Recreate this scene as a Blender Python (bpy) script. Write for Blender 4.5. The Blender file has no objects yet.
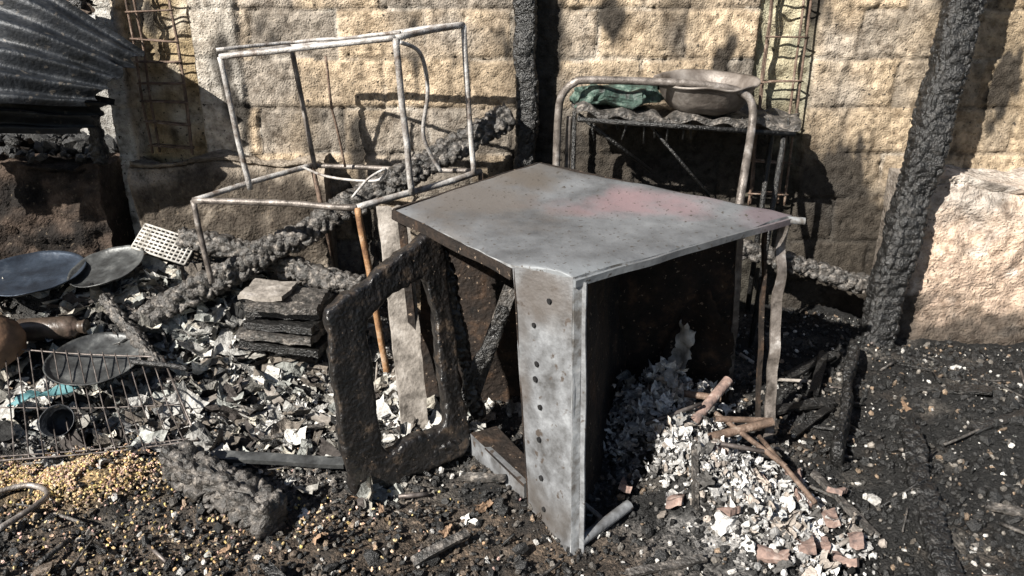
import bpy, math, random
import numpy as np
from mathutils import Vector, noise, Matrix
random.seed(7); rng=np.random.default_rng(7)
V3=Vector
def nz(x,y,z): return noise.noise(V3((x,y,z)))
def sm(a,b,x):
    t=max(0.0,min(1.0,(x-a)/(b-a))); return t*t*(3-2*t)
def lerp(a,b,t): return a+(b-a)*t
def mixc(a,b,t): return tuple(a[i]+(b[i]-a[i])*t for i in range(3))

# ---------------------------------------------------------------- materials
def mat(name,c1,c2,c3=None,scale=8,rough=.65,metal=0.0,bump=.3,bscale=60,attr=False,spec=.4,rvar=.15,speck=None,p=(.35,.55,.75),bdist=.01,stains=()):
    m=bpy.data.materials.new(name); m.use_nodes=True
    nt=m.node_tree; N=nt.nodes; Lk=nt.links
    bs=N['Principled BSDF']
    tc=N.new('ShaderNodeTexCoord')
    n1=N.new('ShaderNodeTexNoise'); n1.inputs['Scale'].default_value=scale; n1.inputs['Detail'].default_value=8; n1.inputs['Roughness'].default_value=.65
    Lk.new(tc.outputs['Object'],n1.inputs['Vector'])
    r=N.new('ShaderNodeValToRGB'); e=r.color_ramp.elements
    e[0].position=p[0]; e[0].color=(*c1,1); e[1].position=p[2] if c3 else p[1]+.1; e[1].color=(*(c3 or c2),1)
    if c3:
        x=e.new(p[1]); x.color=(*c2,1)
    Lk.new(n1.outputs['Fac'],r.inputs['Fac'])
    col=r.outputs['Color']
    if attr:
        a=N.new('ShaderNodeAttribute'); a.attribute_name='Col'
        mx=N.new('ShaderNodeMix'); mx.data_type='RGBA'; mx.blend_type='MULTIPLY'; mx.inputs[0].default_value=1
        Lk.new(a.outputs['Color'],mx.inputs[6]); Lk.new(col,mx.inputs[7]); col=mx.outputs[2]
    for (cen,scl,scol,stg) in stains:
        mp=N.new('ShaderNodeMapping'); mp.vector_type='TEXTURE'; mp.inputs['Location'].default_value=cen; mp.inputs['Scale'].default_value=scl
        nn=N.new('ShaderNodeTexNoise'); nn.inputs['Scale'].default_value=6; nn.inputs['Detail'].default_value=6
        Lk.new(tc.outputs['Object'],nn.inputs['Vector']); Lk.new(tc.outputs['Object'],mp.inputs['Vector'])
        ln=N.new('ShaderNodeVectorMath'); ln.operation='LENGTH'; Lk.new(mp.outputs[0],ln.inputs[0])
        ad=N.new('ShaderNodeMath'); ad.operation='MULTIPLY_ADD'; ad.inputs[1].default_value=2.4; Lk.new(nn.outputs['Fac'],ad.inputs[0]); Lk.new(ln.outputs['Value'],ad.inputs[2])
        mr=N.new('ShaderNodeMapRange'); mr.interpolation_type='SMOOTHSTEP'; mr.inputs['From Min'].default_value=1.35;mr.inputs['From Max'].default_value=2.4;mr.inputs['To Min'].default_value=stg;mr.inputs['To Max'].default_value=0
        Lk.new(ad.outputs[0],mr.inputs['Value'])
        mx=N.new('ShaderNodeMix'); mx.data_type='RGBA'; mx.inputs[7].default_value=(*scol,1)
        Lk.new(mr.outputs[0],mx.inputs[0]); Lk.new(col,mx.inputs[6]); col=mx.outputs[2]
    if speck:
        sc,thr,scol=speck
        v=N.new('ShaderNodeTexNoise'); v.inputs['Scale'].default_value=sc; v.inputs['Detail'].default_value=3
        Lk.new(tc.outputs['Object'],v.inputs['Vector'])
        rr=N.new('ShaderNodeValToRGB'); rr.color_ramp.elements[0].position=thr; rr.color_ramp.elements[1].position=thr+.06
        Lk.new(v.outputs['Fac'],rr.inputs['Fac'])
        mx=N.new('ShaderNodeMix'); mx.data_type='RGBA'; mx.inputs[7].default_value=(*scol,1)
        Lk.new(rr.outputs['Color'],mx.inputs[0]); Lk.new(col,mx.inputs[6]); col=mx.outputs[2]
    Lk.new(col,bs.inputs['Base Color'])
    bs.inputs['Metallic'].default_value=metal
    bs.inputs['Specular IOR Level'].default_value=spec
    mr=N.new('ShaderNodeMapRange'); mr.inputs['To Min'].default_value=max(0,rough-rvar); mr.inputs['To Max'].default_value=min(1,rough+rvar)
    Lk.new(n1.outputs['Fac'],mr.inputs['Value']); Lk.new(mr.outputs[0],bs.inputs['Roughness'])
    n2=N.new('ShaderNodeTexNoise'); n2.inputs['Scale'].default_value=bscale; n2.inputs['Detail'].default_value=6
    Lk.new(tc.outputs['Object'],n2.inputs['Vector'])
    b=N.new('ShaderNodeBump'); b.inputs['Strength'].default_value=bump; b.inputs['Distance'].default_value=bdist
    Lk.new(n2.outputs['Fac'],b.inputs['Height']); Lk.new(b.outputs[0],bs.inputs['Normal'])
    return m
M={}
M['wall']=mat('concrete_block',(.42,.40,.38),(.95,.95,.95),(1.35,1.33,1.29),scale=24,rough=.9,bump=.85,bscale=110,attr=True,spec=.15,speck=(55,.64,(.05,.042,.034)),bdist=.014)
M['plaster']=mat('rough_plaster',(.48,.45,.43),(1,1,1),(1.25,1.2,1.15),scale=24,rough=.9,bump=.9,bscale=70,attr=True,spec=.15,speck=(48,.64,(.1,.08,.06)),bdist=.018)
M['ground']=mat('burnt_soil',(.15,.15,.15),(.8,.8,.8),(2.6,2.5,2.4),scale=60,rough=.75,bump=1,bscale=130,attr=True,spec=.35,bdist=.016)
M['chunk']=mat('charcoal_bits',(.4,.4,.4),(1.2,1.2,1.2),scale=60,rough=.48,bump=.8,bscale=200,attr=True,spec=.5)
M['scrap']=mat('ash_flakes',(.5,.49,.48),(1.05,1.05,1.04),scale=45,rough=.85,bump=.7,bscale=110,attr=True,spec=.2)
M['char']=mat('charred_wood',(.003,.003,.003),(.011,.0105,.010),(.065,.06,.055),scale=38,rough=.42,bump=1,bscale=110,spec=.6)
M['charash']=mat('ashy_charred_wood',(.010,.010,.009),(.065,.058,.052),(.34,.30,.26),scale=30,rough=.55,bump=1,bscale=90,spec=.6)
M['tube']=mat('burnt_painted_tube',(.10,.075,.06),(.34,.325,.31),(.62,.61,.60),scale=16,rough=.5,metal=.15,bump=.4,bscale=150)
M['rust']=mat('rusty_steel',(.05,.034,.025),(.145,.098,.072),(.34,.28,.23),scale=20,rough=.7,metal=.2,bump=.5,bscale=150)
M['orange']=mat('orange_rusty_tube',(.10,.05,.03),(.28,.155,.075),(.46,.36,.27),scale=12,rough=.6,metal=.15,bump=.4,bscale=120)
M['brownt']=mat('scorched_brown_tube',(.05,.042,.036),(.17,.148,.132),(.42,.40,.38),scale=16,rough=.45,metal=.3,bump=.3,bscale=150)
M['steel']=mat('heat_stained_sheet_steel',(.078,.080,.084),(.138,.143,.15),(.195,.202,.21),scale=5,rough=.58,metal=.2,bump=.16,bscale=60,speck=(60,.63,(.06,.052,.045)),
   stains=(((.45,2.78,.95),(.42,.14,.4),(.215,.14,.148),.75),((-.1,2.85,.95),(.33,.45,.5),(.115,.102,.092),.85),((.25,2.1,.9),(.3,.12,.4),(.23,.246,.258),.6),((.95,2.66,.9),(.16,.12,.4),(.125,.09,.10),.7),((.1,3.1,1.0),(.2,.2,.4),(.10,.086,.072),.7)))
M['panel']=mat('scorched_enamel',(.075,.074,.074),(.165,.17,.178),(.275,.285,.297),scale=14,rough=.5,metal=.2,bump=.25,bscale=70,speck=(26,.62,(.07,.058,.05)),
   stains=(((.1,2.1,.82),(.15,.15,.12),(.09,.078,.07),.8),((.1,2.1,.05),(.2,.2,.12),(.08,.07,.062),.75),((.03,2.15,.45),(.05,.06,.3),(.10,.085,.075),.6)))
M['edge']=mat('worn_bright_steel_edge',(.12,.11,.10),(.30,.31,.32),(.5,.5,.5),scale=18,rough=.45,metal=.3,bump=.2)
M['inside']=mat('burnt_interior_steel',(.007,.006,.0055),(.024,.017,.013),(.095,.056,.034),scale=11,rough=.85,metal=.1,bump=1,bscale=50,spec=.3,speck=(60,.66,(.2,.15,.11)))
M['blackframe']=mat('charred_chair_frame',(.004,.004,.004),(.013,.011,.010),(.085,.06,.04),scale=18,rough=.36,bump=.9,bscale=50,spec=.7,speck=(90,.69,(.24,.18,.13)))
M['plank']=mat('weathered_board',(.08,.07,.06),(.24,.215,.19),(.40,.37,.34),scale=14,rough=.8,bump=.6,bscale=60)
M['hole']=mat('dark_screw_hole',(.004,.004,.004),(.01,.01,.01),rough=.9)
M['zinc']=mat('sooty_corrugated_iron',(.006,.007,.008),(.017,.02,.025),(.07,.072,.075),scale=9,rough=.5,metal=.3,bump=.4,bscale=60,speck=(30,.64,(.08,.07,.06)))
M['zinc2']=mat('rusty_corrugated_iron',(.04,.03,.022),(.12,.09,.07),(.36,.33,.30),scale=8,rough=.6,metal=.3,bump=.3,bscale=60)
M['pan']=mat('burnt_blue_grey_pan',(.03,.037,.05),(.05,.065,.09),(.13,.145,.17),scale=9,rough=.4,metal=.5,bump=.2,bscale=60)
M['pan2']=mat('burnt_grey_pan',(.03,.03,.03),(.085,.088,.088),(.22,.22,.21),scale=11,rough=.45,metal=.4,bump=.2,bscale=60)
M['bowl']=mat('scorched_aluminium',(.08,.065,.055),(.21,.185,.165),(.37,.345,.32),scale=7,rough=.5,metal=.3,bump=.25,bscale=50)
M['green']=mat('melted_green_enamel',(.012,.014,.012),(.04,.072,.058),(.21,.26,.22),scale=24,rough=.6,bump=.9,bscale=40)
M['clay']=mat('brown_clay',(.07,.045,.03),(.17,.10,.06),(.30,.2,.13),scale=10,rough=.55,bump=.3)
M['bottle']=mat('sooty_glass_bottle',(.02,.015,.012),(.06,.045,.035),(.13,.09,.07),scale=12,rough=.35,bump=.3)
M['white']=mat('ashy_white_plastic',(.2,.19,.17),(.5,.48,.45),scale=18,rough=.7,bump=.3)
M['teal']=mat('teal_plastic',(.04,.11,.12),(.12,.25,.27),scale=14,rough=.5,bump=.3)
M['brick']=mat('broken_red_tile',(.08,.06,.055),(.22,.15,.125),(.44,.38,.34),scale=24,rough=.85,bump=.5)
M['wire']=mat('burnt_wire',(.05,.04,.035),(.14,.12,.11),(.3,.27,.25),scale=20,rough=.5,metal=.5,bump=.2)

# ---------------------------------------------------------------- builders
class B:
    def __init__(s): s.v=[];s.f=[];s.m=[];s.s=[];s.mats=[]
    def mi(s,k):
        if k not in s.mats: s.mats.append(k)
        return s.mats.index(k)
    def add(s,vs,fs,k,smooth=True):
        o=len(s.v); i=s.mi(k); s.v+= [tuple(p) for p in vs]
        for f in fs: s.f.append(tuple(a+o for a in f)); s.m.append(i); s.s.append(smooth)
    def obj(s,name,parent=None,cols=None):
        me=bpy.data.meshes.new(name); me.from_pydata(s.v,[],s.f)
        for k in s.mats: me.materials.append(M[k])
        me.polygons.foreach_set('material_index',s.m); me.polygons.foreach_set('use_smooth',s.s)
        if cols is not None: setcol(me,cols)
        me.update(); ob=bpy.data.objects.new(name,me); bpy.context.collection.objects.link(ob)
        if parent: ob.parent=parent
        return ob
def setcol(me,cols):
    a=me.color_attributes.new('Col','FLOAT_COLOR','POINT')
    c=np.ones((len(me.vertices),4),dtype=np.float32); c[:,:3]=np.array(cols)[:,:3]
    a.data.foreach_set('color',c.ravel())
def empty(name):
    e=bpy.data.objects.new(name,None); bpy.context.collection.objects.link(e); e.empty_display_size=.1; return e
def catmull(pts,n=6):
    P=[V3(p) for p in pts]; out=[]
    for i in range(len(P)-1):
        p0=P[max(i-1,0)];p1=P[i];p2=P[i+1];p3=P[min(i+2,len(P)-1)]
        for j in range(n):
            t=j/n
            out.append(.5*((2*p1)+(p2-p0)*t+(2*p0-5*p1+4*p2-p3)*t*t+(3*p1-p0-3*p2+p3)*t**3))
    out.append(P[-1]); return out
def tube(b,pts,r,k,seg=12,smooth_path=False,jit=0.0,hollow=False,closed=False):
    P=catmull(pts,8) if smooth_path else [V3(p) for p in pts]
    if not smooth_path and jit>0:
        Q=[]
        for i in range(len(P)-1):
            n=max(2,int((P[i+1]-P[i]).length/.04))
            for j in range(n): Q.append(P[i].lerp(P[i+1],j/n))
        Q.append(P[-1]); P=Q
    if jit>0: P=[p+V3((nz(p.x*4,p.y*4,p.z*4+3),nz(p.x*4+9,p.y*4,p.z*4),nz(p.x*4,p.y*4+7,p.z*4)))*jit for p in P]
    vs=[];fs=[];n=len(P);u=None
    for i in range(n):
        d=(P[min(i+1,n-1)]-P[max(i-1,0)]).normalized()
        if u is None:
            u=d.orthogonal().normalized()
        u=(u-d*u.dot(d)).normalized(); w=d.cross(u)
        for j in range(seg):
            a=2*math.pi*j/seg; vs.append(P[i]+(u*math.cos(a)+w*math.sin(a))*r)
    for i in range(n-1):
        for j in range(seg):
            j2=(j+1)%seg; fs.append((i*seg+j,i*seg+j2,(i+1)*seg+j2,(i+1)*seg+j))
    if not hollow:
        fs.append(tuple(range(seg))[::-1]); fs.append(tuple((n-1)*seg+j for j in range(seg)))
    b.add(vs,fs,k)
    if hollow:
        o=[]; 
        for i in range(n):
            d=P[i]
            for j in range(seg): o.append(d+(vs[i*seg+j]-d)*.8)
        fi=[(i*seg+(j+1)%seg,i*seg+j,(i+1)*seg+j,(i+1)*seg+(j+1)%seg) for i in range(n-1) for j in range(seg)]
        b.add(o,fi,'hole')
        for i in (0,n-1):
            rv=vs[i*seg:(i+1)*seg]+o[i*seg:(i+1)*seg]
            b.add(rv,[(j,(j+1)%seg,seg+(j+1)%seg,seg+j) for j in range(seg)],k)
def slab(b,p00,p10,p11,p01,th,k,nu=12,nv=12,warp=0.0,ws=4,ragged=0.0,kb=None,fn=None,smooth=False,ke=None):
    p00,p10,p11,p01=[V3(p) for p in (p00,p10,p11,p01)]
    nrm=(p10-p00).cross(p01-p00).normalized()
    top=[];bot=[]
    for j in range(nv+1):
        for i in range(nu+1):
            u=i/nu;v=j/nv
            if ragged:
                u2=u+(ragged*(nz(v*9,3,p00.x*7)+.6*nz(v*31,3,1)) if i in(0,nu) else 0); v2=v+(ragged*(nz(u*9,5,p00.y*7)+.6*nz(u*31,3,1)) if j in(0,nv) else 0)
            else: u2,v2=u,v
            p=p00*(1-u2)*(1-v2)+p10*u2*(1-v2)+p11*u2*v2+p01*(1-u2)*v2
            if warp: p=p+nrm*warp*nz(p.x*ws,p.y*ws,p.z*ws)
            if fn: p=fn(p,u,v,nrm)
            top.append(p);bot.append(p-nrm*th)
    n=len(top);W=nu+1
    ft=[(j*W+i,j*W+i+1,(j+1)*W+i+1,(j+1)*W+i) for j in range(nv) for i in range(nu)]
    b.add(top,ft,k,smooth or warp>0)
    b.add(bot,[f[::-1] for f in ft],kb or k,smooth or warp>0)
    e=[i for i in range(W)]+[j*W+nu for j in range(1,nv+1)]+[nv*W+i for i in range(nu-1,-1,-1)]+[j*W for j in range(nv-1,0,-1)]
    vs=[top[i] for i in e]+[bot[i] for i in e];m=len(e)
    b.add(vs,[(i,m+i,m+(i+1)%m,(i+1)%m) for i in range(m)],ke or k,False)
def box(b,c,s,k,rot=0,tilt=(0,0),jit=.0,n=4):
    R=Matrix.Rotation(rot,3,'Z')@Matrix.Rotation(tilt[0],3,'X')@Matrix.Rotation(tilt[1],3,'Y')
    q=[V3(c)+R@V3((x*s[0]/2,y*s[1]/2,s[2]/2)) for x,y in((-1,-1),(1,-1),(1,1),(-1,1))]
    slab(b,*q,s[2],k,nu=n,nv=n,warp=jit,ws=20,ragged=jit*2)
def char_beam(b,p0,p1,w,h,k='char',step=.008,ns=48,amp=.014,cell=.035,taper=0,bend=0,seed=0,al=1.0):
    p0=V3(p0);p1=V3(p1);L=(p1-p0).length;d=(p1-p0)/L
    u=d.cross(V3((0,1,0))).normalized() if abs(d.y)<.9 else d.cross(V3((0,0,1))).normalized(); wv=d.cross(u)
    n=max(3,int(L/step)); vs=[];fs=[]
    for i in range(n+1):
        a=L*i/n; t=i/n; sc_=1-taper*t
        endf=min(1,min(a,L-a)/.02+.55)
        c=p0+d*a+u*bend*math.sin(t*math.pi)+u*.014*nz(a*4,seed,0)+wv*.014*nz(a*4,seed,5)
        for j in range(ns):
            th=2*math.pi*j/ns; cx=math.cos(th);cy=math.sin(th)
            e=.55; x=math.copysign(abs(cx)**e,cx)*w/2*sc_;y=math.copysign(abs(cy)**e,cy)*h/2*sc_
            aw=a/al+.012*nz(a*25,x*25,y*25+seed)
            dist,_=noise.voronoi(V3((aw/cell+seed*7.3,x/cell*.8+3,y/cell*.8)))
            cr=min(1,(dist[1]-dist[0])/.28)
            dd=amp*((cr**.5)-1)+amp*.25*(.5-dist[0])+.003*nz(a*70,x*70,y*70+seed)+.016*nz(a*7+seed,x*8,y*8)
            r=math.hypot(x,y); f=max(.25,(r+dd)/r)*endf
            vs.append(c+u*x*f+wv*y*f)
    for i in range(n):
        for j in range(ns):
            j2=(j+1)%ns; fs.append((i*ns+j,i*ns+j2,(i+1)*ns+j2,(i+1)*ns+j))
    fs.append(tuple(range(ns))[::-1]); fs.append(tuple(n*ns+j for j in range(ns)))
    b.add(vs,fs,k)
def lathe(b,prof,c,k,seg=48,R=None,dent=0.0,seed=0):
    R=R or Matrix.Identity(3); c=V3(c); vs=[];fs=[];n=len(prof)
    for i,(r,z) in enumerate(prof):
        for j in range(seg):
            a=2*math.pi*j/seg; rr=r*(1+dent*nz(math.cos(a)*1.5+seed,math.sin(a)*1.5,z*4))
            vs.append(c+R@V3((rr*math.cos(a),rr*math.sin(a),z+dent*.15*nz(math.cos(a)*2,math.sin(a)*2,seed)*(r/.2))))
    for i in range(n-1):
        for j in range(seg):
            j2=(j+1)%seg; fs.append((i*seg+j,i*seg+j2,(i+1)*seg+j2,(i+1)*seg+j))
    b.add(vs,fs,k)
def np_mesh(name,V,F,mk,cols,smooth=False):
    me=bpy.data.meshes.new(name); nv=len(V);nf,k=F.shape
    me.vertices.add(nv); me.vertices.foreach_set('co',V.astype(np.float32).ravel())
    me.loops.add(nf*k); me.loops.foreach_set('vertex_index',F.astype(np.int32).ravel())
    me.polygons.add(nf); me.polygons.foreach_set('loop_start',np.arange(0,nf*k,k,dtype=np.int32))
    me.polygons.foreach_set('use_smooth',np.full(nf,smooth)); me.update(calc_edges=True); me.validate()
    me.materials.append(M[mk]); setcol(me,cols)
    ob=bpy.data.objects.new(name,me); bpy.context.collection.objects.link(ob); return ob

# ---------------------------------------------------------------- terrain
def blob(x,y,cx,cy,rx,ry,a=0):
    dx=x-cx;dy=y-cy;c=math.cos(a);s=math.sin(a);u=(dx*c+dy*s)/rx;v=(-dx*s+dy*c)/ry
    return math.exp(-(u*u+v*v))
def H0(x,y):
    h=.40*sm(2.85,3.65,y)*sm(-.2,-1.3,x)
    h+=.10*sm(3.0,3.6,y)*sm(.9,1.4,x)*sm(2.1,1.7,x)
    h+=.05*blob(x,y,-1.56,2.27,.33,.16)+.12*blob(x,y,.66,2.25,.16,.38,.35)+.13*blob(x,y,.60,2.62,.25,.2)
    h+=.12*blob(x,y,1.95,2.75,.32,.45)+.07*blob(x,y,1.45,2.2,.14,.3)
    h-=.05*blob(x,y,.18,1.92,.16,.14)
    return h
def H(x,y):
    h=H0(x,y)
    h+=.03*nz(x*2.5,y*2.5,0)+.024*nz(x*7,y*7,2)+.016*nz(x*17,y*17,4)
    return h
BLK=(.011,.0108,.0105);BRN=(.09,.066,.047);ASH=(.34,.325,.305);DUST=(.14,.126,.11);YEL=(.46,.32,.16)
def gcol(x,y):
    n=nz(x*3,y*3,9)*.5+nz(x*11,y*11,1)*.4
    c=BLK
    c=mixc(c,BRN,sm(-.2,.4,n+ .6*blob(x,y,-.5,1.9,1.3,.4)-.25)*(1-.6*sm(1.0,1.5,x)))
    a=blob(x,y,-1.45,3.0,.7,.55)+.8*blob(x,y,-.7,2.85,.5,.5)
    c=mixc(c,ASH,min(1,a*sm(-.35,.35,n)))
    c=mixc(c,DUST,.5*sm(.1,.5,nz(x*6+4,y*6,3)))
    c=mixc(c,(.48,.47,.46),min(1,1.2*blob(x,y,.62,2.2,.2,.42,.35)+1.2*blob(x,y,.55,2.6,.2,.2))*sm(-.3,.2,n))
    c=mixc(c,YEL,min(1,1.2*blob(x,y,-1.62,2.30,.30,.13))*sm(-.4,.1,n))
    return c
xs=np.concatenate([np.linspace(-5,-2.6,20)[:-1],np.linspace(-2.6,2.6,430),np.linspace(2.6,5,20)[1:]])
ys=np.concatenate([np.linspace(-1,1.6,20)[:-1],np.linspace(1.6,3.9,210),np.linspace(3.9,5.5,12)[1:]])
vs=[];cs=[]
for y in ys:
    for x in xs:
        f=.012*abs(nz(x*38,y*38,1))+.009*nz(x*80,y*80,3)
        vs.append((x,y,H(x,y)+f)); cs.append(gcol(x,y))
W=len(xs);Hh=len(ys)
idx=np.arange(W*Hh).reshape(Hh,W)
F=np.stack([idx[:-1,:-1],idx[:-1,1:],idx[1:,1:],idx[1:,:-1]],-1).reshape(-1,4)
np_mesh('ground',np.array(vs),F,'ground',cs,True)

# ---------------------------------------------------------------- back wall
TAN=(.45,.355,.25);GREY=(.355,.31,.26);LGREY=(.52,.495,.45);OCH=(.47,.36,.23)
def wallgrid(name,x0,x1,z0,z1,y,step):
    nx=int((x1-x0)/step);nzz=int((z1-z0)/step);vs=[];cs=[]
    for j in range(nzz+1):
        z=z0+(z1-z0)*j/nzz
        for i in range(nx+1):
            x=x0+(x1-x0)*i/nx
            wx=x+.014*nz(x*6,z*6,0);wz=z+.011*nz(x*5,z*5,7)
            row=math.floor(wz/.235);fz=wz/.235-row
            off=.5 if row%2 else 0; bx=wx/.43+off; colm=math.floor(bx);fx=bx-colm
            dm=min(min(fz,1-fz)*.235,min(fx,1-fx)*.43)
            mort=(1-sm(.004,.015,dm))*sm(-.5,0,nz(x*4,z*4,33))
            rnd=nz(row*3.7,colm*5.1,2.2)
            d=-.013*mort+.010*nz(x*9,z*9,1)+.007*nz(x*28,z*28,5)+.010*rnd
            d-=.010*max(0,nz(x*45,z*45,8)-.22)*3
            n=nz(x*1.6,z*1.6,4)*.6+nz(x*5,z*5,6)*.4
            c=mixc(GREY,TAN,sm(-.3,.25,n+rnd*.8))
            c=mixc(c,OCH,.6*sm(1.5,2.6,x)*sm(.7,1.3,z))
            bl=nz(x*8,z*8,41)+.5*nz(x*20,z*20,42); c=tuple(a*(1+.32*rnd+.30*bl) for a in c)
            c=mixc(c,(.13,.11,.09) if nz(x*3,z*3,50)>-.1 else (.52,.49,.44),.48*mort)
            g=sm(-1.93,-1.90,x)*sm(-1.56,-1.60,x)
            if g>0:
                d=lerp(d,-.05+.035*nz(x*12,z*12,2),g)*1; c=mixc(c,mixc((.36,.28,.17),(.52,.47,.39),sm(-.2,.4,nz(x*7,z*5,3))),g)
            g2=sm(1.20,1.23,x)*sm(1.52,1.48,x)
            if g2>0:
                d=lerp(d,-.045+.025*nz(x*12,z*12,2),g2); c=mixc(c,mixc((.44,.39,.27),(.38,.37,.27),sm(-.2,.4,nz(x*7,z*5,3))),g2)
            g3=sm(-1.59,-1.57,x)*sm(-1.34,-1.36,x)
            if g3>0: d=lerp(d,.018+.008*nz(x*20,z*20,1)-.010*mort,g3); c=mixc(c,LGREY,.6*g3)
            g4=sm(-1.94,-1.96,x)
            if g4>0: c=mixc(c,(.55,.54,.51),.8*g4)
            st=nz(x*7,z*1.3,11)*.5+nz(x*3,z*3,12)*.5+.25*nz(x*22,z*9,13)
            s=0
            s+=1.0*math.exp(-((x-.13)/.11)**2)*sm(.3,.9,1.1+st)  # soot plus the post's cast shadow, painted as one dark strip
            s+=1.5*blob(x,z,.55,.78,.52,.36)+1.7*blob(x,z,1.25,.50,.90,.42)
            s+=.9*blob(x,z,.80,1.60,.08,.20)+.5*blob(x,z,-.5,.6,.9,.35)+.45*blob(x,z,-1.0,1.1,.2,.25)  # first and last blobs paint cast shadows into the wall colour
            s+=.65*blob(x,z,1.15,1.05,.5,.25)+.35*blob(x,z,-.1,1.2,.3,.4)+.5*blob(x,z,2.45,1.35,.14,.35)  # last blob: leaning post's cast shadow darkened into the wall colour
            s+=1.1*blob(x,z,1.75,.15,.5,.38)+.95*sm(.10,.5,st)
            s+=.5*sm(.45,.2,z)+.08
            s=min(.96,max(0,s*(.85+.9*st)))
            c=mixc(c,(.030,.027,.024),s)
            vs.append((x,y-d,z));cs.append(c)
    W=nx+1;Hn=nzz+1
    idx=np.arange(W*Hn).reshape(Hn,W)
    F=np.stack([idx[:-1,:-1],idx[:-1,1:],idx[1:,1:],idx[1:,:-1]],-1).reshape(-1,4)
    n=len(vs);vs2=vs+[(vx,y+.2,vz) for vx,_,vz in vs];cs2=cs+cs
    F2=F[:,::-1]+n
    def strip(a): return np.stack([a[1:],a[:-1],a[:-1]+n,a[1:]+n],-1)
    Fall=np.concatenate([F,F2,strip(idx[0]),strip(idx[-1])[:,::-1],strip(idx[:,0])[:,::-1],strip(idx[:,-1])])
    return np_mesh(name,np.array(vs2),Fall,'wall',cs2,True)
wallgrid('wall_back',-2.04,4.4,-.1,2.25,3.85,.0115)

def lowwall(name,x0,x1,yf,yb,zt,colf,step=.02,rough=.03,mk='plaster',slope=0,endn=.0,topn=0):
    prof=[]
    n1=int((zt+.15)/step)
    for i in range(n1+1): prof.append((0,-.15+(zt+.15)*i/n1))
    n2=max(3,int((yb-yf)/step))
    for i in range(1,n2+1): prof.append((i/n2*(yb-yf),zt+slope*i/n2))
    prof.append(((yb-yf),-.15))
    nx=int((x1-x0)/step);vs=[];cs=[];P=len(prof)
    for i in range(nx+1):
        x=x0+(x1-x0)*i/nx
        for k,(dy,z) in enumerate(prof):
            y=yf+dy; xx=x+ (endn*nz(y*6,z*5,2) if i<6 else 0)
            d=rough*nz(x*4,y*4,z*4)+rough*.6*nz(x*12,y*12,z*12)+rough*.35*nz(x*35,y*35,z*35)
            zz=z; ed=sm(.12,0,zt-z) if dy==0 else 0
            if dy<1e-6: y=y-d+.05*ed
            if z>zt-.02 or dy>0: zz=z+d*.8-(.03*ed)
            if topn and z>.1: zz+=topn*nz(x*3,1,2)*(z/zt)
            if k==P-1: zz=z
            vs.append((xx,y,zz)); cs.append(colf(x,y,z))
    idx=np.arange((nx+1)*P).reshape(nx+1,P)
    F=np.stack([idx[:-1,:-1],idx[1:,:-1],idx[1:,1:],idx[:-1,1:]],-1).reshape(-1,4)
    ob=np_mesh(name,np.array(vs),F,mk,cs,True)
    bm=__import__('bmesh').new(); bm.from_mesh(ob.data); 
    bm.verts.ensure_lookup_table()
    for r in (0,nx):
        try: bm.faces.new([bm.verts[idx[r,k]] for k in range(P)])
        except Exception: pass
    bm.normal_update(); bm.to_mesh(ob.data); bm.free(); return ob
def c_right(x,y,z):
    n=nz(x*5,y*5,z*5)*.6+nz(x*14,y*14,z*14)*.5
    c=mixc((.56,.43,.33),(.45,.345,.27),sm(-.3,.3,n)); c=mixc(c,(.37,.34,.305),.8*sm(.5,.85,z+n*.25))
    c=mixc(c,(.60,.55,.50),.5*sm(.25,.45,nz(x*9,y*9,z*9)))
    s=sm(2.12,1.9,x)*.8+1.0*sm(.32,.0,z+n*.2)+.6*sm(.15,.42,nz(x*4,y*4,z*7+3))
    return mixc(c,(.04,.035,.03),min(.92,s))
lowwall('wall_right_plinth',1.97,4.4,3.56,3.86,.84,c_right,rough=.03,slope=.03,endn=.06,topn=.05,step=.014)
def c_left(x,y,z):
    n=nz(x*5,y*5,z*5)*.6+nz(x*14,y*14,z*14)*.4
    return mixc((.06,.05,.04),(.28,.24,.195),sm(-.1,.55,n+.4*sm(.75,.92,z)))
lowwall('wall_left_plinth',-1.93,-.95,3.70,3.86,.93,c_left,rough=.035,endn=.06,topn=.04)
def c_brown(x,y,z):
    n=nz(x*4,y*4,z*6)+.5*nz(x*15,y*15,z*20); return mixc((.014,.012,.011),(.075,.055,.043),sm(-.3,.5,n))
lowwall('wall_left',-4.5,-2.08,3.68,4.5,.90,c_brown,rough=.06,topn=.05)
lowwall('wall_far',-5,-1.9,4.85,5.05,2.2,lambda x,y,z: mixc((.3,.29,.27),(.5,.49,.47),sm(-.3,.4,nz(x*2,y*2,z*3))),rough=.02,step=.04,mk='wall')

# ---------------------------------------------------------------- charred timber
b=B(); char_beam(b,(.07,3.77,.0),(.065,3.76,2.1),.11,.09,amp=.013,cell=.026,al=1.5,seed=1); b.obj('charred_post')
b=B(); char_beam(b,(1.82,3.42,-.03),(2.10,3.62,2.0),.165,.14,amp=.017,seed=2,cell=.032,al=1.5,k='char',step=.007,ns=72); b.obj('leaning_charred_post')
b=B(); char_beam(b,(.0,3.66,1.16),(-1.84,3.22,.21),.13,.12,amp=.030,seed=3,cell=.05,al=.8,k='charash',ns=60); b.obj('charred_timber')
b=B(); char_beam(b,(-1.66,3.58,.58),(-.70,3.30,.40),.11,.09,amp=.026,seed=4,cell=.045,k='charash'); b.obj('charred_timber.001')
b=B(); char_beam(b,(1.1,3.62,.50),(1.82,3.56,.33),.10,.09,amp=.026,seed=5,cell=.045,k='charash'); b.obj('charred_timber.002')
b=B(); char_beam(b,(-1.24,2.33,.08),(-.77,2.02,.065),.15,.13,amp=.036,seed=6,cell=.042,al=1.2,k='charash',step=.006,ns=72); b.obj('charred_log')
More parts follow.
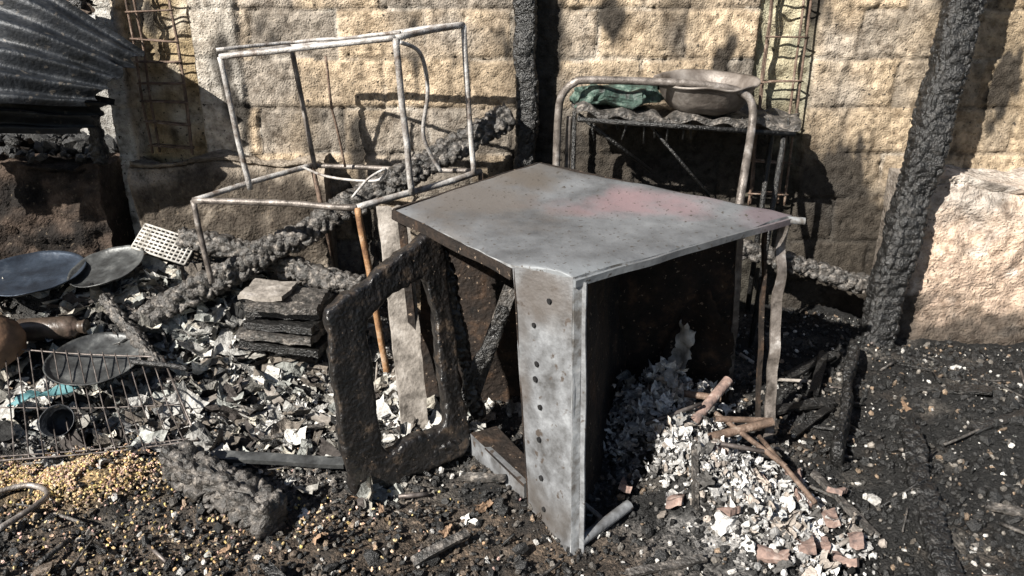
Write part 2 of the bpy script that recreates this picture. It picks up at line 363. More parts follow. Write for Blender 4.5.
b=B(); char_beam(b,(1.62,3.2,.14),(1.2,2.35,.07),.10,.04,amp=.014,cell=.03,seed=8,k='char'); b.obj('charred_board')
b=B(); char_beam(b,(1.52,2.5,.12),(1.3,1.75,.03),.08,.04,amp=.014,cell=.03,seed=9,k='char'); b.obj('charred_board.001')
b=B(); char_beam(b,(-1.55,2.95,.16),(-1.95,3.30,.36),.06,.05,amp=.02,cell=.03,seed=10,k='charash'); b.obj('charred_board.002')

# ---------------------------------------------------------------- rebar columns
def rebar(name,xl,xr,y,zb,zt,n,k='rust',lean=0):
    b=B()
    for (x,yy) in ((xl,y),(xr,y),(xl+.02,y+.04),(xr-.02,y+.04)):
        tube(b,[(x,yy,zb),(x+lean,yy,zt)],.0065,k,8,jit=.01)
    for i in range(n):
        z=zb+.05+(zt-zb-.1)*i/(n-1)+random.uniform(-.02,.02); dx=lean*(z-zb)/(zt-zb); s=random.uniform(-.02,.02)
        q=[(xl-.01+dx,y-.008,z),(xr+.01+dx,y-.008,z+s),(xr-.01+dx,y+.045,z+s),(xl+.01+dx,y+.045,z),(xl-.01+dx,y-.008,z)]
        tube(b,q,.0045,k,6,jit=.004)
    b.obj(name)
rebar('rebar_column',-1.84,-1.63,3.79,.95,2.1,11)
rebar('rebar_column.001',1.24,1.43,3.80,.68,2.15,8)

# ---------------------------------------------------------------- tubular frame
fr=empty('metal_stand_frame')
E=(-1.423,3.236,.84);Fp=(-.661,3.105,.84);G=(-.15,3.5,.914);Hp=(-.984,3.63,.923)
A=(-1.244,3.3,1.446);A2=(-1.205,3.35,.86);Bt=(-.479,3.2,1.526);B2=(-.446,3.25,.865);C=(-.217,3.48,1.574);D=(-1.023,3.6,1.477)
b=B()
tube(b,[A,Bt],.013,'tube',jit=.006);tube(b,[Bt,C],.013,'tube',jit=.006);tube(b,[C,D],.014,'tube',jit=.008);tube(b,[D,A],.013,'tube',jit=.006)
tube(b,[(-1.26,3.31,1.475),(-.98,3.5,1.50),(-.46,3.22,1.545)],.008,'tube',jit=.008)
b.obj('top_ring',fr)
b=B(); tube(b,[A,A2],.013,'tube',jit=.006);tube(b,[Bt,B2],.014,'tube',jit=.006);tube(b,[C,(-.18,3.47,.90)],.013,'tube',jit=.006);tube(b,[D,(-.96,3.6,.91)],.012,'brownt',jit=.006)
tube(b,[(-.846,3.5,1.44),(-.84,3.53,1.2),(-.80,3.55,.93)],.006,'rust',8,jit=.01)
tube(b,[(-.46,3.2,1.51),(-.39,3.3,1.46),(-.37,3.35,1.3),(-.40,3.38,1.1),(-.33,3.42,.93)],.009,'tube',8,True)
b.obj('uprights',fr)
b=B(); tube(b,[E,Fp],.014,'brownt',jit=.008);tube(b,[Fp,G],.015,'tube',jit=.008);tube(b,[G,Hp],.012,'brownt',jit=.008);tube(b,[Hp,E],.013,'tube',jit=.008)
tube(b,[(-1.0,3.5,.94),(-.82,3.3,.93),(-.6,3.22,.93),(-.55,3.2,.985),(-.62,3.17,.95),(-.694,3.15,.87)],.006,'tube',8,True)
b.obj('lower_ring',fr)
b=B(); tube(b,[E,(-1.375,3.20,.46)],.013,'brownt',jit=.005);tube(b,[Fp,(-.58,3.12,-.02)],.015,'orange',jit=.005)
tube(b,[Hp,(-.93,3.66,.45)],.012,'rust');tube(b,[G,(-.14,3.5,.0)],.012,'rust')
b.obj('legs',fr)

# ---------------------------------------------------------------- cabinet
cab=empty('overturned_metal_cabinet')
FL=V3((.003,2.187,.88));FR=V3((.182,2.083,.88));L=V3((-.445,2.75,.93));Bk=V3((.115,3.23,1.02));R=V3((1.04,2.68,.92))
FLb=V3((.055,2.14,-.01));FRb=V3((.19,1.945,-.05))
def inter(p,q,r,s):
    d1=q-p;d2=s-r;den=d1.x*d2.y-d1.y*d2.x;t=((r.x-p.x)*d2.y-(r.y-p.y)*d2.x)/den;return p+d1*t
VC=inter(L,FL,R,FR);VC.z=.88
lnd=(FR-FL).normalized();lnn=V3((lnd.y,-lnd.x,0))
if (VC-FL).dot(lnn)<0: lnn=-lnn
def cut(p,u,v,n):
    k=(p-FL).dot(lnn)
    if k>0: p=p-lnn*k
    e=min(u,1-u,v,1-v)
    p=p+V3((0,0,-.012*math.exp(-e*40)+.004*nz(p.x*6,p.y*6,0)))
    p.z-=.022*math.sin(math.pi*u)*math.sin(math.pi*v)
    p+=V3((0,0,.016*nz(p.x*2,p.y*2,4)))
    if e<.02: p+=V3((nz(p.x*14,p.y*14,1),nz(p.x*14,p.y*14,5),.6*nz(p.x*10,p.y*10,9)))*.006
    return p
b=B(); slab(b,VC,R,Bk,L,.014,'steel',nu=80,nv=70,fn=cut,kb='inside',smooth=True,ke='edge')
b.obj('top_panel',cab)
b=B()
def rail(p,q,h,t,k,inset=0):
    p=V3(p);q=V3(q);slab(b,p,q,q-V3((0,0,h)),p-V3((0,0,h)),t,k,nu=24,nv=3,warp=.012,ws=6)
dn=V3((0,0,-.012))
rail(L+dn,FL+dn,.035,.012,'inside');rail(FR+dn,R+dn,.022,.012,'steel');rail(R+dn,Bk+dn,.04,.012,'inside');rail(Bk+dn,L+dn,.04,.012,'inside')
b.obj('top_rails',cab)
b=B()
slab(b,FLb,FRb,FR-V3((0,0,.004)),FL-V3((0,0,.004)),.008,'panel',nu=8,nv=30,warp=.005,ws=5,ke='edge')
e=(FRb-FLb).normalized()
inn=V3((-e.y,e.x,0)).normalized()
if inn.x<0: inn=-inn
slab(b,FRb+e*.001,FRb+inn*.03+e*.004,FR+inn*.03+e*.004-V3((0,0,.01)),FR-V3((0,0,.01)),.006,'edge',nu=3,nv=30,warp=.006,ws=5)
slab(b,FRb+inn*.03,FRb+inn*.035+e*.022,FR+inn*.035+e*.022-V3((0,0,.02)),FR+inn*.03-V3((0,0,.02)),.006,'panel',nu=3,nv=30,warp=.006,ws=5,kb='inside')
slab(b,FLb+inn*.03,FLb,FL-V3((0,0,.01)),FL+inn*.03-V3((0,0,.01)),.006,'inside',nu=3,nv=30)
b.obj('front_panel',cab)
b=B()
nrm=-(inn)
for t,s in ((.10,.42),(.22,.38),(.37,.36),(.50,.40),(.60,.33),(.66,.37),(.80,.34),(.90,.62)):
    p=FLb.lerp(FL,t).lerp(FRb.lerp(FR,t),s)+nrm*.007
    t1=e;t2=V3((0,0,1));rr=random.uniform(.007,.010)
    vs=[p+(t1*math.cos(a)+t2*math.sin(a))*rr for a in [2*math.pi*i/16 for i in range(16)]]
    vs2=[q-nrm*.02 for q in vs]
    b.add(vs+vs2,[tuple(range(16))]+[(i,(i+1)%16,16+(i+1)%16,16+i) for i in range(16)],'hole',False)
b.obj('screw_holes',cab)
b=B()
slab(b,(-.40,2.86,-.02),(1.0,3.02,-.02),(.93,2.92,.90),(-.36,2.84,.90),.01,'inside',nu=50,nv=36,warp=.05,ws=3)
slab(b,(.25,2.08,.0),(.50,2.95,.05),(.44,2.95,.86),(.20,2.12,.85),.008,'inside',nu=30,nv=30,warp=.04,ws=4)
slab(b,(.60,2.92,.0),(.95,2.86,.0),(.93,2.86,.34),(.78,2.92,.62),.01,'inside',nu=20,nv=24,warp=.08,ws=6,ragged=.06)
b.obj('inner_panels',cab)
b=B()
def strip(p,q,w,t,k,wd=(1,0,0),warp=.01):
    p=V3(p);q=V3(q);w=V3(wd)*w;slab(b,p,p+w,q+w,q,t,k,nu=3,nv=26,warp=warp,ws=7)
strip((1.00,2.56,-.02),(1.0,2.68,.90),.038,.012,'brownt',warp=.05)
strip((.99,2.60,-.02),(.96,2.72,.88),.012,.03,'inside',warp=.02)
strip((.955,2.93,.0),(.90,2.86,.90),.026,.012,'brownt',warp=.03)
strip((-.40,2.74,.0),(-.44,2.76,.9),.03,.02,'inside')
b.obj('legs',cab)
b=B()
slab(b,(-.16,2.47,.02),(.04,2.17,.0),(.04,2.17,.09),(-.16,2.47,.11),.02,'panel',nu=14,nv=4,warp=.006)
slab(b,(-.16,2.47,.11),(.04,2.17,.09),(.12,2.22,.09),(-.06,2.52,.11),.01,'inside',nu=14,nv=4,warp=.006)
tube(b,[(.40,2.12,.04),(.22,1.97,.01)],.019,'panel',16,hollow=True)
tube(b,[(1.02,2.66,.90),(1.08,2.65,.897)],.014,'edge',14,hollow=True)
b.obj('bottom_rail',cab)

# ---------------------------------------------------------------- charred chair frame
def ring(b,TL,TR,BR,BL,thick,k):
    TL,TR,BR,BL=map(V3,(TL,TR,BR,BL))
    nrm=(BR-BL).cross(TL-BL).normalized()
    def pt(s,t): return BL*(1-s)*(1-t)+BR*s*(1-t)+TR*s*t+TL*(1-s)*t
    n=160
    def rr(x0,x1,y0,y1,ex):
        out=[]
        for i in range(n):
            a=2*math.pi*(i+.5)/n; c=math.cos(a);s=math.sin(a)
            q=(abs(c)**(2/ex)+abs(s)**(2/ex))**(-ex/2)
            out.append(((x0+x1)/2+(x1-x0)/2*c*q,(y0+y1)/2+(y1-y0)/2*s*q))
        return out
    O=rr(0,1,0,1,.14);I=rr(.29,.85,.16,.85,.22)
    prof=[(0,-.5),(0,-.1),(0,.38),(.03,.48),(.10,.5),(.3,.48),(.5,.46),(.7,.48),(.90,.5),(.97,.46),(1,.36),(1,0),(1,-.5),(.5,-.5)]
    vs=[];m=len(prof)
    for i in range(n):
        for (w,d) in prof:
            s=lerp(O[i][0],I[i][0],w);t=lerp(O[i][1],I[i][1],w)
            s+=.04*nz(t*4,w*1.5,3)+.010*nz(t*17,w,3); t+=.03*nz(s*5,w*1.5,8)+.008*nz(s*19,w,3)
            p=pt(s,t)+nrm*thick*d
            dsp=.008*nz(p.x*11,p.y*11,p.z*11)+.005*nz(p.x*38,p.y*38,p.z*38)
            p=p+V3((dsp,dsp*.7,-dsp)); vs.append(p)
    b.add(vs,[(i*m+j,i*m+(j+1)%m,((i+1)%n)*m+(j+1)%m,((i+1)%n)*m+j) for i in range(n) for j in range(m)],k,True)
ch=empty('charred_chair')
b=B(); ring(b,(-.62,2.25,.70),(-.275,2.62,.885),(-.165,2.47,.03),(-.575,2.21,.0),.05,'blackframe'); b.obj('seat_frame',ch)
b=B()
char_beam(b,(-.27,2.64,.80),(-.13,2.60,.10),.06,.04,amp=.012,cell=.03,k='blackframe',seed=12)
char_beam(b,(-.03,2.60,.58),(-.21,2.60,.12),.055,.025,amp=.008,cell=.03,k='char',seed=13)
b.obj('legs',ch)
b=B(); char_beam(b,(-.57,2.24,.045),(-.2,2.48,.06),.10,.07,amp=.012,cell=.03,k='blackframe',seed=14); b.obj('cross_rail',ch)
b=B(); slab(b,(-.44,2.62,-.02),(-.34,2.66,-.02),(-.41,2.86,.90),(-.53,2.85,.90),.022,'plank',nu=6,nv=40,warp=.01,ws=8,ragged=.04)
b.obj('wooden_board')
b=B(); slab(b,(-.03,2.74,.62),(.02,2.74,.60),(-.15,2.68,.10),(-.21,2.68,.12),.02,'charash',nu=5,nv=20,warp=.01,ws=8); b.obj('wooden_board.001')

# ---------------------------------------------------------------- rear chair with bowl
rc=empty('metal_chair')
b=B()
tp=[(.20,3.5,.05),(.21,3.5,.6),(.21,3.5,.95),(.215,3.5,1.18),(.23,3.49,1.27),(.28,3.47,1.325),(.36,3.46,1.34),(.75,3.42,1.33),(.95,3.4,1.31),(1.03,3.39,1.285),(1.07,3.38,1.24),(1.07,3.35,1.13),(.98,3.12,.85),(.93,3.08,.03)]
tube(b,tp,.018,'brownt',14,True)
tube(b,[(.26,3.55,.05),(.265,3.55,.9),(.27,3.54,1.17)],.014,'brownt',12,True)
b.obj('back_tube',rc)
b=B()
slab(b,(.30,3.47,1.21),(1.32,3.44,1.14),(1.42,3.77,1.15),(.32,3.79,1.21),.028,'charash',nu=80,nv=26,warp=.05,ws=12,ragged=.03)
b.obj('seat_board',rc)
b=B()
tube(b,[(.31,3.74,1.17),(.31,3.74,.1)],.012,'char');tube(b,[(1.30,3.74,1.12),(1.28,3.74,.1)],.014,'char');tube(b,[(1.26,3.46,1.12),(1.2,3.4,.05)],.013,'char')
tube(b,[(.31,3.50,1.18),(.68,3.6,.90)],.010,'char');tube(b,[(.62,3.52,1.16),(.95,3.5,.80)],.008,'char')
tube(b,[(.3,3.46,1.165),(1.3,3.44,1.10)],.012,'char')
for i in range(16):
    x=.36+i*.06+random.uniform(-.02,.02); tube(b,[(x,3.48,1.17),(x+random.uniform(-.03,.03),3.48,1.16-random.uniform(.03,.12))],.005,'char',6)
b.obj('legs',rc)
b=B(); lathe(b,[(0,0),(.12,.002),(.165,.02),(.2,.06),(.225,.12),(.238,.135),(.248,.14),(.246,.148),(.232,.142),(.215,.115),(.19,.06),(.155,.028),(.11,.012),(0,.01)],(.915,3.60,1.19),'bowl',dent=.06,R=Matrix.Rotation(.11,3,'X')); b.obj('metal_bowl')
b=B()
n=56;vs=[];fs=[]
for i in range(n//2+1):
    ph=math.pi*i/(n//2)-math.pi/2
    for j in range(n):
        a=2*math.pi*j/n
        f=lambda c,e:math.copysign(abs(c)**e,c)
        x=f(math.cos(ph),.5)*f(math.cos(a),.5)*.19;y=f(math.cos(ph),.5)*f(math.sin(a),.5)*.12;z=f(math.sin(ph),.5)*.05
        if z>0: z-=.045*math.exp(-((x/.13)**2+(y/.08)**2))
        q=1+.25*nz(x*12,y*12,z*14)+.12*nz(x*40,y*40,z*40)
        vs.append((.49+x*q,3.6+y*q,1.265+z*q+.03*nz(x*9,y*9,4)))
for i in range(n//2):
    for j in range(n): fs.append((i*n+j,i*n+(j+1)%n,(i+1)*n+(j+1)%n,(i+1)*n+j))
b.add(vs,fs,'green',False); b.obj('melted_green_basin')

# ---------------------------------------------------------------- corrugated sheets
def corr(name,p00,p10,p11,p01,nr,amp,k,sag=0,th=.003,curl=0):
    b=B()
    def fn(p,u,v,n):
        return p+n*amp*math.sin(v*nr*2*math.pi)+n*sag*math.sin(math.pi*u)+n*curl*v*v+n*.03*nz(p.x*4,p.y*4,p.z*4)+V3((.05*nz(v*14,1,1),0,0))*(1 if u>.95 else 0)
    slab(b,p00,p10,p11,p01,th,k,nu=30,nv=nr*14,fn=fn,smooth=True); return b.obj(name)
corr('corrugated_iron_sheet',(-2.75,3.10,1.20),(-1.84,3.28,1.24),(-1.68,3.55,1.46),(-2.40,3.62,1.86),5,.024,'zinc',sag=.08)
corr('corrugated_iron_sheet.001',(-2.7,3.50,1.60),(-1.98,3.66,1.53),(-1.98,3.75,1.68),(-2.7,3.80,1.84),4,.018,'zinc2',sag=.03)
corr('corrugated_iron_sheet.002',(-2.9,3.25,1.08),(-1.98,3.45,1.10),(-1.88,3.60,1.24),(-2.8,3.50,1.34),3,.024,'zinc',sag=.04)
b=B(); char_beam(b,(-2.1,3.76,.9),(-2.03,3.72,1.9),.07,.06,seed=21); b.obj('charred_stud')

# ---------------------------------------------------------------- kitchenware in the debris
def Rm(rx,ry,rz=0): return Matrix.Rotation(rz,3,'Z')@Matrix.Rotation(rx,3,'X')@Matrix.Rotation(ry,3,'Y')
pp=lambda r,h:[(0,0),(r*.72,.0),(r*.85,h*.35),(r*.97,h*.9),(r,h),(r*.985,h+.004),(r*.95,h*.85),(r*.83,h*.4),(r*.7,.007),(0,.007)]
b=B(); lathe(b,pp(.25,.035),(-2.34,3.40,.41),'pan',R=Rm(.12,.03),dent=.04); b.obj('frying_pan')
b=B(); lathe(b,pp(.185,.03),(-1.99,3.46,.43),'pan2',R=Rm(.26,-.12),dent=.06,seed=3); b.obj('dinner_plate')
b=B(); lathe(b,pp(.20,.035),(-1.84,2.97,.16),'pan2',R=Rm(.18,.05),dent=.03,seed=5)
tube(b,[(-1.66,2.93,.19),(-1.50,2.90,.19),(-1.40,2.88,.18)],.012,'char',10,True); b.obj('frying_pan.001')
b=B(); prof=[(0,0),(.05,0),(.055,.01),(.055,.24),(.045,.26),(.03,.27),(.03,.30),(.034,.30),(.034,.31),(0,.31)]
lathe(b,prof,(-2.30,3.18,.23),'bottle',R=Rm(0,math.pi/2-.05,.05),dent=.05); b.obj('glass_bottle')
b=B(); lathe(b,[(0,0),(.08,0),(.12,.05),(.13,.11),(.11,.17),(.085,.20),(.095,.225),(.085,.225),(.075,.20),(.1,.16),(.115,.10),(0,.03)],(-2.24,3.0,.17),'clay',R=Rm(.2,-.5),dent=.05,seed=2); b.obj('clay_pot')
b=B(); lathe(b,[(0,0),(.045,0),(.06,.10),(.064,.10),(.06,.09),(.045,.01),(0,.01)],(-1.80,2.62,.06),'zinc',R=Rm(.9,.2),dent=.06); b.obj('burnt_cup')
b=B()
p0=V3((-1.93,3.60,.51));ux=V3((.30,-.10,-.06));uy=V3((.05,.08,.10))
for i in range(13): tube(b,[p0+ux*i/12,p0+ux*i/12+uy],.006,'white',6)
for i in range(8): tube(b,[p0+uy*i/7,p0+ux+uy*i/7],.006,'white',6)
b.obj('plastic_basket')
b=B(); slab(b,(-2.10,2.72,.10),(-1.86,2.80,.11),(-1.84,2.88,.13),(-2.05,2.82,.12),.006,'teal',nu=14,nv=8,warp=.05,ws=9,ragged=.08); b.obj('melted_plastic_tub')
b=B()
a0=V3((-2.30,2.98,.24));a1=V3((-1.55,2.98,.19));a2=V3((-1.22,2.50,.06));a3=V3((-1.90,2.36,.06))
for i in range(15):
    t=i/14; p=a0.lerp(a1,t);q=a3.lerp(a2,t); tube(b,[p+V3((0,.01,.0)),p.lerp(q,.5)+V3((0,0,-.04)),q],.0026,'wire',6,True)
for t in (0,.5,.97,1):
    dz=-.04 if t==.5 else 0
    tube(b,[a0.lerp(a3,t)+V3((0,0,dz)),a0.lerp(a3,t).lerp(a1.lerp(a2,t),.5)+V3((0,0,dz-.01)),a1.lerp(a2,t)+V3((0,0,dz))],.004 if t in(0,1) else .003,'wire',6,True)
tube(b,[a0,a3],.004,'wire',6);tube(b,[a1,a2],.004,'wire',6)
b.obj('wire_rack')
b=B()
for i in range(5):
    s=1-.04*i
    box(b,(-1.02+random.uniform(-.03,.03),3.14+random.uniform(-.03,.03),.21+i*.05),(.38*s,.22,.034),'char' if i in(0,2,3) else 'charash',rot=-.15+random.uniform(-.15,.15),tilt=(random.uniform(-.04,.06),random.uniform(-.05,.05)),jit=.012,n=14)
box(b,(-1.10,3.13,.448),(.20,.19,.02),'plank',rot=-.1,tilt=(.03,.03),jit=.012,n=10)
b.obj('burnt_wooden_boards')
b=B(); slab(b,(-1.12,2.36,.07),(-.62,2.33,.06),(-.61,2.37,.07),(-1.11,2.40,.08),.02,'pan2',nu=20,nv=3,warp=.01); b.obj('metal_bar')
b=B()
tube(b,[(.69,2.48,.15),(.86,2.64,.25)],.020,'brick',14,hollow=True)
tube(b,[(.72,2.37,.15),(.97,2.42,.19)],.017,'rust',12,hollow=True);tube(b,[(.76,2.44,.19),(.98,2.46,.17)],.012,'rust',10,hollow=True)
tube(b,[(.62,2.36,.16),(.9,2.28,.15)],.009,'wire',8);tube(b,[(.78,2.5,.18),(.95,2.2,.14)],.010,'rust',8);tube(b,[(.5,2.42,.18),(.72,2.5,.22)],.008,'wire',8)
tube(b,[(.55,2.66,.2),(.82,2.58,.2)],.014,'rust',12,hollow=True);tube(b,[(.9,2.35,.17),(1.0,2.05,.1)],.009,'rust',8)
b.obj('rusty_pipes')
b=B()
slab(b,(.63,2.80,.12),(.70,2.76,.10),(.76,2.80,.40),(.71,2.84,.44),.006,'white',nu=14,nv=30,warp=.12,ws=13,ragged=.2)
b.obj('burnt_sheet')
b=B(); tube(b,[(-1.66,1.98,.05),(-1.6,2.1,.06),(-1.62,2.18,.05),(-1.72,2.22,.05),(-1.84,2.15,.05)],.010,'brownt',8,True); b.obj('bent_tube')
b=B()
for (x,y,a,l,w_,k) in [(-1.35,2.75,.9,.28,.03,'plank'),(-.95,2.78,-.5,.22,.035,'plank'),(-1.0,2.55,.3,.25,.02,'charash'),(-.8,2.95,1.2,.2,.03,'charash'),(-1.6,2.68,-.2,.2,.03,'char'),(-.3,1.85,.6,.2,.03,'charash'),(-.75,1.8,-.7,.18,.03,'char'),(.35,1.8,.2,.25,.025,'charash'),(1.35,2.9,1.1,.4,.04,'char'),(1.6,2.1,-.6,.25,.03,'charash'),(1.15,2.6,.7,.3,.03,'char'),(-.2,2.3,-.4,.18,.03,'charash'),(-1.15,3.0,-.9,.2,.04,'plank'),(.62,2.05,1.4,.22,.02,'charash'),(1.8,2.5,.3,.35,.04,'char'),(1.7,2.85,-.5,.3,.05,'char'),(2.0,2.3,1.0,.3,.04,'char'),(1.2,2.0,1.9,.3,.03,'charash'),(1.05,2.75,.2,.35,.05,'char'),(1.3,3.1,.5,.3,.05,'char')]:
    c_=math.cos(a);s_=math.sin(a);z0=H(x,y)+.03;z1=H(x+l*c_,y+l*s_)+.045
    slab(b,(x,y,z0),(x+l*c_,y+l*s_,z1),(x+l*c_-w_*s_,y+l*s_+w_*c_,z1+.005),(x-w_*s_,y+w_*c_,z0+.008),.014,k,nu=16,nv=3,warp=.012,ws=12,ragged=.06)
b.obj('burnt_laths')

# ---------------------------------------------------------------- scattered rubble
import bmesh
bm=bmesh.new(); bmesh.ops.create_icosphere(bm,subdivisions=1,radius=1); bm.verts.ensure_lookup_table()
IV=np.array([v.co[:] for v in bm.verts]);IF=np.array([[v.index for v in f.verts] for f in bm.faces]); bm.free()
def qrot(n):
    q=rng.normal(size=(n,4));q/=np.linalg.norm(q,axis=1)[:,None];w,x,y,z=q.T
    return np.stack([1-2*(y*y+z*z),2*(x*y-z*w),2*(x*z+y*w),2*(x*y+z*w),1-2*(x*x+z*z),2*(y*z-x*w),2*(x*z-y*w),2*(y*z+x*w),1-2*(x*x+y*y)],-1).reshape(n,3,3)
def chunks(name,P,S,cols,mk='chunk',flat=.6,jit=.25,elong=1.0):
    P=np.array(P);S=np.array(S);cols=np.array(cols)
    n=len(P);R=qrot(n)
    sc=np.stack([rng.uniform(.7,1.3,n)*elong,rng.uniform(.6,1.1,n),rng.uniform(flat*.7,flat*1.3,n)],-1)*S[:,None]
    v=IV[None]*(1+rng.uniform(-jit,jit,(n,len(IV),1)))
    v=np.sign(v)*np.abs(v)**.8
    v=np.einsum('nij,nkj->nki',R,v*sc[:,None,:])+P[:,None,:]
    F=(IF[None]+np.arange(n)[:,None,None]*len(IV)).reshape(-1,3)
    return np_mesh(name,v.reshape(-1,3),F,mk,np.repeat(cols,len(IV),0))
P=[];S=[];Cc=[]
while len(P)<27000:
    x=rng.uniform(-2.7,2.8);y=1.5+2.25*rng.random()**1.35
    if abs(x)>.7*y+.7 or (abs(x)>1.9 and y>3.5): continue
    s=.003+.011*rng.random()**2.8+(.016*rng.random() if rng.random()<.025 else 0)
    r=rng.random()
    g=gcol(x,y)
    if r<.60: c=np.array(BLK)*rng.uniform(.4,2.8)
    elif r<.78: c=np.array(g)*rng.uniform(.6,1.8)
    elif r<.89: c=np.array(DUST)*rng.uniform(.5,1.9)
    elif r<.95: c=np.array([.2,.145,.10])*rng.uniform(.5,1.6)
    else: c=np.array([.55,.53,.50])*rng.uniform(.6,1.2)
    P.append([x,y,H(x,y)+s*.5+.006]);S.append(s);Cc.append(c)
chunks('charcoal_rubble',P,S,Cc)
P=[];S=[];Cc=[]
for i in range(6000):
    x=rng.normal(-1.66,.17);y=rng.normal(2.30,.075)
    if i>5400: x=rng.normal(-1.1,.45);y=rng.normal(2.0,.15)
    if i<5400 and nz(x*9,y*9,77)<-.15: continue
    P.append([x,y,H(x,y)+.010+.016*rng.random()]);S.append(rng.uniform(.003,.006));Cc.append(np.array([.60,.43,.22])*rng.uniform(.35,1.4)*np.array([1,rng.uniform(.85,1.15),rng.uniform(.7,1.6)]))
chunks('spilled_grain',P,S,Cc,elong=1.3,flat=.8)
def scraps(name,P,S,cols,mk='scrap',k=6,curl=.5,tilt=.5,rag=.12,crump=.12):
    P=np.array(P);S=np.array(S);cols=np.array(cols)
    n=len(P);g=np.linspace(-1,1,k);gx,gy=np.meshgrid(g,g);gx=gx.ravel();gy=gy.ravel()
    asp=rng.uniform(.3,1,n)
    a=rng.uniform(-curl,curl,(n,1));bb=rng.uniform(-curl,curl,(n,1));c=rng.uniform(-curl,curl,(n,1))
    X=gx[None]+rng.normal(0,rag,(n,k*k));Y=(gy[None]+rng.normal(0,rag,(n,k*k)))*asp[:,None]
    Z=a*gx[None]**2+bb*gx[None]*gy[None]+c*gy[None]**2+rng.normal(0,crump,(n,k*k))
    v=np.stack([X,Y,Z],-1)*S[:,None,None]
    th=rng.uniform(0,6.28,n);ta=rng.normal(0,tilt,n);tb=rng.normal(0,tilt,n)
    R=np.array([np.array(Matrix.Rotation(t,3,'Z')@Matrix.Rotation(p_,3,'X')@Matrix.Rotation(q_,3,'Y')) for t,p_,q_ in zip(th,ta,tb)])
    v=np.einsum('nij,nkj->nki',R,v)+P[:,None,:]
    i=np.arange(k*k).reshape(k,k);f=np.stack([i[:-1,:-1],i[:-1,1:],i[1:,1:],i[1:,:-1]],-1).reshape(-1,4)
    F=(f[None]+np.arange(n)[:,None,None]*k*k).reshape(-1,4)
    vc=np.repeat(cols,k*k,0)*rng.uniform(.75,1.2,(n*k*k,1))
    return np_mesh(name,v.reshape(-1,3),F,mk,vc)
P=[];S=[];Cc=[]
def addscrap(n,fx,fy,s0,s1,pal):
    for _ in range(n):
        x=fx();y=fy(); 
        if not(-2.7<x<2.7 and 1.5<y<3.58): continue
        s=s0+(s1-s0)*rng.random()**1.8;P.append([x,y,H(x,y)+.008+s*.25]);S.append(s);Cc.append(np.array(pal[rng.integers(len(pal))])*rng.uniform(.6,1.15))
palL=[(.62,.61,.58),(.45,.44,.42),(.25,.24,.22),(.50,.47,.41),(.08,.07,.065),(.36,.37,.35),(.03,.03,.03),(.16,.14,.12),(.54,.53,.51)]
N_=rng.normal
addscrap(620,lambda:N_(-1.75,.42),lambda:N_(3.30,.28),.018,.085,palL)
addscrap(520,lambda:N_(-1.1,.38),lambda:N_(2.92,.27),.012,.07,palL)
addscrap(300,lambda:N_(-.6,.35),lambda:N_(2.7,.3),.010,.055,palL)
addscrap(420,lambda:rng.uniform(-2,2.5),lambda:rng.uniform(1.6,3.4),.005,.016,palL+[(.2,.14,.09)])
scraps('burnt_paper_scraps',P,S,Cc,rag=.09,crump=.09,tilt=.38)
P=[];S=[];Cc=[]
palA=[(.66,.655,.645),(.55,.54,.53),(.72,.71,.70),(.36,.355,.35),(.14,.135,.13),(.42,.37,.33)]
def pile(t): return lerp(.42,.96,t**.9)+N_(0,.10),lerp(2.74,1.93,t)+N_(0,.11)
for _ in range(1500):
    x,y=pile(rng.random())
    s=.005+.028*rng.random()**2.4;P.append([x,y,H(x,y)+.012+s*.4+.025*rng.random()]);S.append(s);Cc.append(np.array(palA[rng.integers(6)])*rng.uniform(.6,1.15))
for _ in range(240):
    x=N_(.64,.11);y=N_(2.72,.06);s=.008+.03*rng.random()**2;P.append([x,y,H(x,y)+.02+.12*rng.random()]);S.append(s);Cc.append(np.array(palA[rng.integers(6)])*rng.uniform(.5,1.1))
scraps('white_ash_pile',P,S,Cc,curl=.8,tilt=.8,crump=.18)
P=[];S=[];Cc=[]
for _ in range(4200):
    x,y=pile(rng.random()**.9);s=.003+.014*rng.random()**3
    P.append([x,y,H(x,y)+.010+.022*rng.random()]);S.append(s)
    Cc.append(np.array(palA[rng.integers(6)] if rng.random()<.72 else BLK)*rng.uniform(.5,1.1))
chunks('ash_lumps',P,S,Cc,mk='scrap')
P=[];S=[];Cc=[]
for (x,y) in [(-.56,2.17),(-.22,2.02),(-.1,2.12),(-.62,1.95),(1.65,2.75),(-.9,1.9),(1.9,2.3),(-.45,2.12)]:
    P.append([x,y,H(x,y)+.025]);S.append(rng.uniform(.018,.034));Cc.append(np.array([.27,.18,.12])*rng.uniform(.7,1.2))
scraps('dry_leaves',P,S,Cc,curl=.4,tilt=.3)
b=B()
for i in range(190):
    x=random.uniform(-1.9,2.4);y=random.uniform(1.7,3.4);l=random.uniform(.03,.2);a=random.uniform(0,6.28)
    if -.3<x<.9 and 2.1<y<2.9: continue
    q=(x+l*math.cos(a),y+l*math.sin(a))
    tube(b,[(x,y,H(x,y)+.018),(q[0],q[1],H(*q)+.022+random.uniform(0,.03))],random.uniform(.003,.009),random.choice(['char','char','charash','charash','plank','wire']),6,jit=.01)
b.obj('burnt_sticks')
b=B()
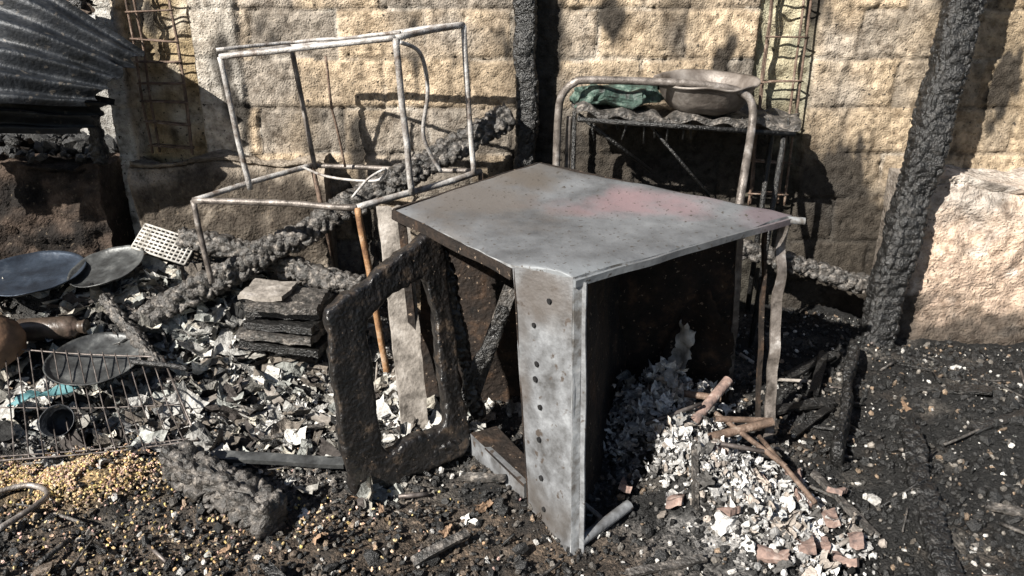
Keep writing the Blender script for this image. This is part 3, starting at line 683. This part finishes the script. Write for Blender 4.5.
for (x,y) in [(1.02,2.28),(1.0,2.14),(1.06,2.05),(.98,1.94),(1.03,1.86),(.92,1.9),(.86,2.2),(.4,2.2),(.55,2.1),(1.13,2.18),(.7,2.0),(.8,1.85),(.75,2.3),(1.1,1.95)]:
    box(b,(x,y,H(x,y)+.035),(random.uniform(.05,.1),random.uniform(.03,.06),random.uniform(.015,.03)),'brick',rot=random.uniform(0,3),tilt=(random.uniform(-.6,.6),random.uniform(-.5,.5)),jit=.03,n=6)
b.obj('broken_tiles')
def lumps(name,n,fx,fy,fz,s0=.010,s1=.030,hi=2.6):
    P=[];S=[];Cc=[]
    for i in range(n):
        x=fx();y=fy()
        s=s0+(s1-s0)*rng.random()**2
        P.append([x,y,fz(x,y)+s*.4]);S.append(s);Cc.append(np.array(BLK)*rng.uniform(.5,hi))
    chunks(name,P,S,Cc,flat=.7,jit=.4)
lumps('charcoal_lumps',260,lambda:rng.uniform(-2.0,1.0),lambda:rng.uniform(1.6,3.4),H)
lumps('charcoal_lumps.001',520,lambda:rng.uniform(1.1,2.6),lambda:rng.uniform(1.6,3.4),H,.008,.028,1.8)
lumps('charcoal_lumps.002',420,lambda:rng.uniform(-3.3,-2.15),lambda:rng.uniform(3.74,4.4),lambda x,y:.90+.10*blob(x,y,-2.6,4.0,.4,.25),.015,.05)

# ---------------------------------------------------------------- light & camera
w=bpy.data.worlds.new('sky'); bpy.context.scene.world=w; w.use_nodes=True
nt=w.node_tree; bg=nt.nodes['Background']; sk=nt.nodes.new('ShaderNodeTexSky'); sk.sky_type='NISHITA'; sk.sun_disc=False
sk.sun_elevation=math.radians(36); sk.sun_rotation=math.radians(225); nt.links.new(sk.outputs[0],bg.inputs[0]); bg.inputs[1].default_value=.085
sd=bpy.data.lights.new('sun','SUN'); sd.energy=11.5; sd.angle=math.radians(.5); sd.color=(1,.955,.88)
so=bpy.data.objects.new('sun',sd); bpy.context.collection.objects.link(so)
so.rotation_euler=V3((.95,1.0,-1.0)).to_track_quat('-Z','Y').to_euler(); so.location=(-3,-3,5)
cd=bpy.data.cameras.new('camera'); cd.lens=26.02; cd.sensor_width=36
co=bpy.data.objects.new('camera',cd); co.location=(0,0,1.6); co.rotation_euler=(math.radians(70),0,0); bpy.context.collection.objects.link(co)
bpy.context.scene.camera=co
bpy.context.scene.view_settings.view_transform='Standard'
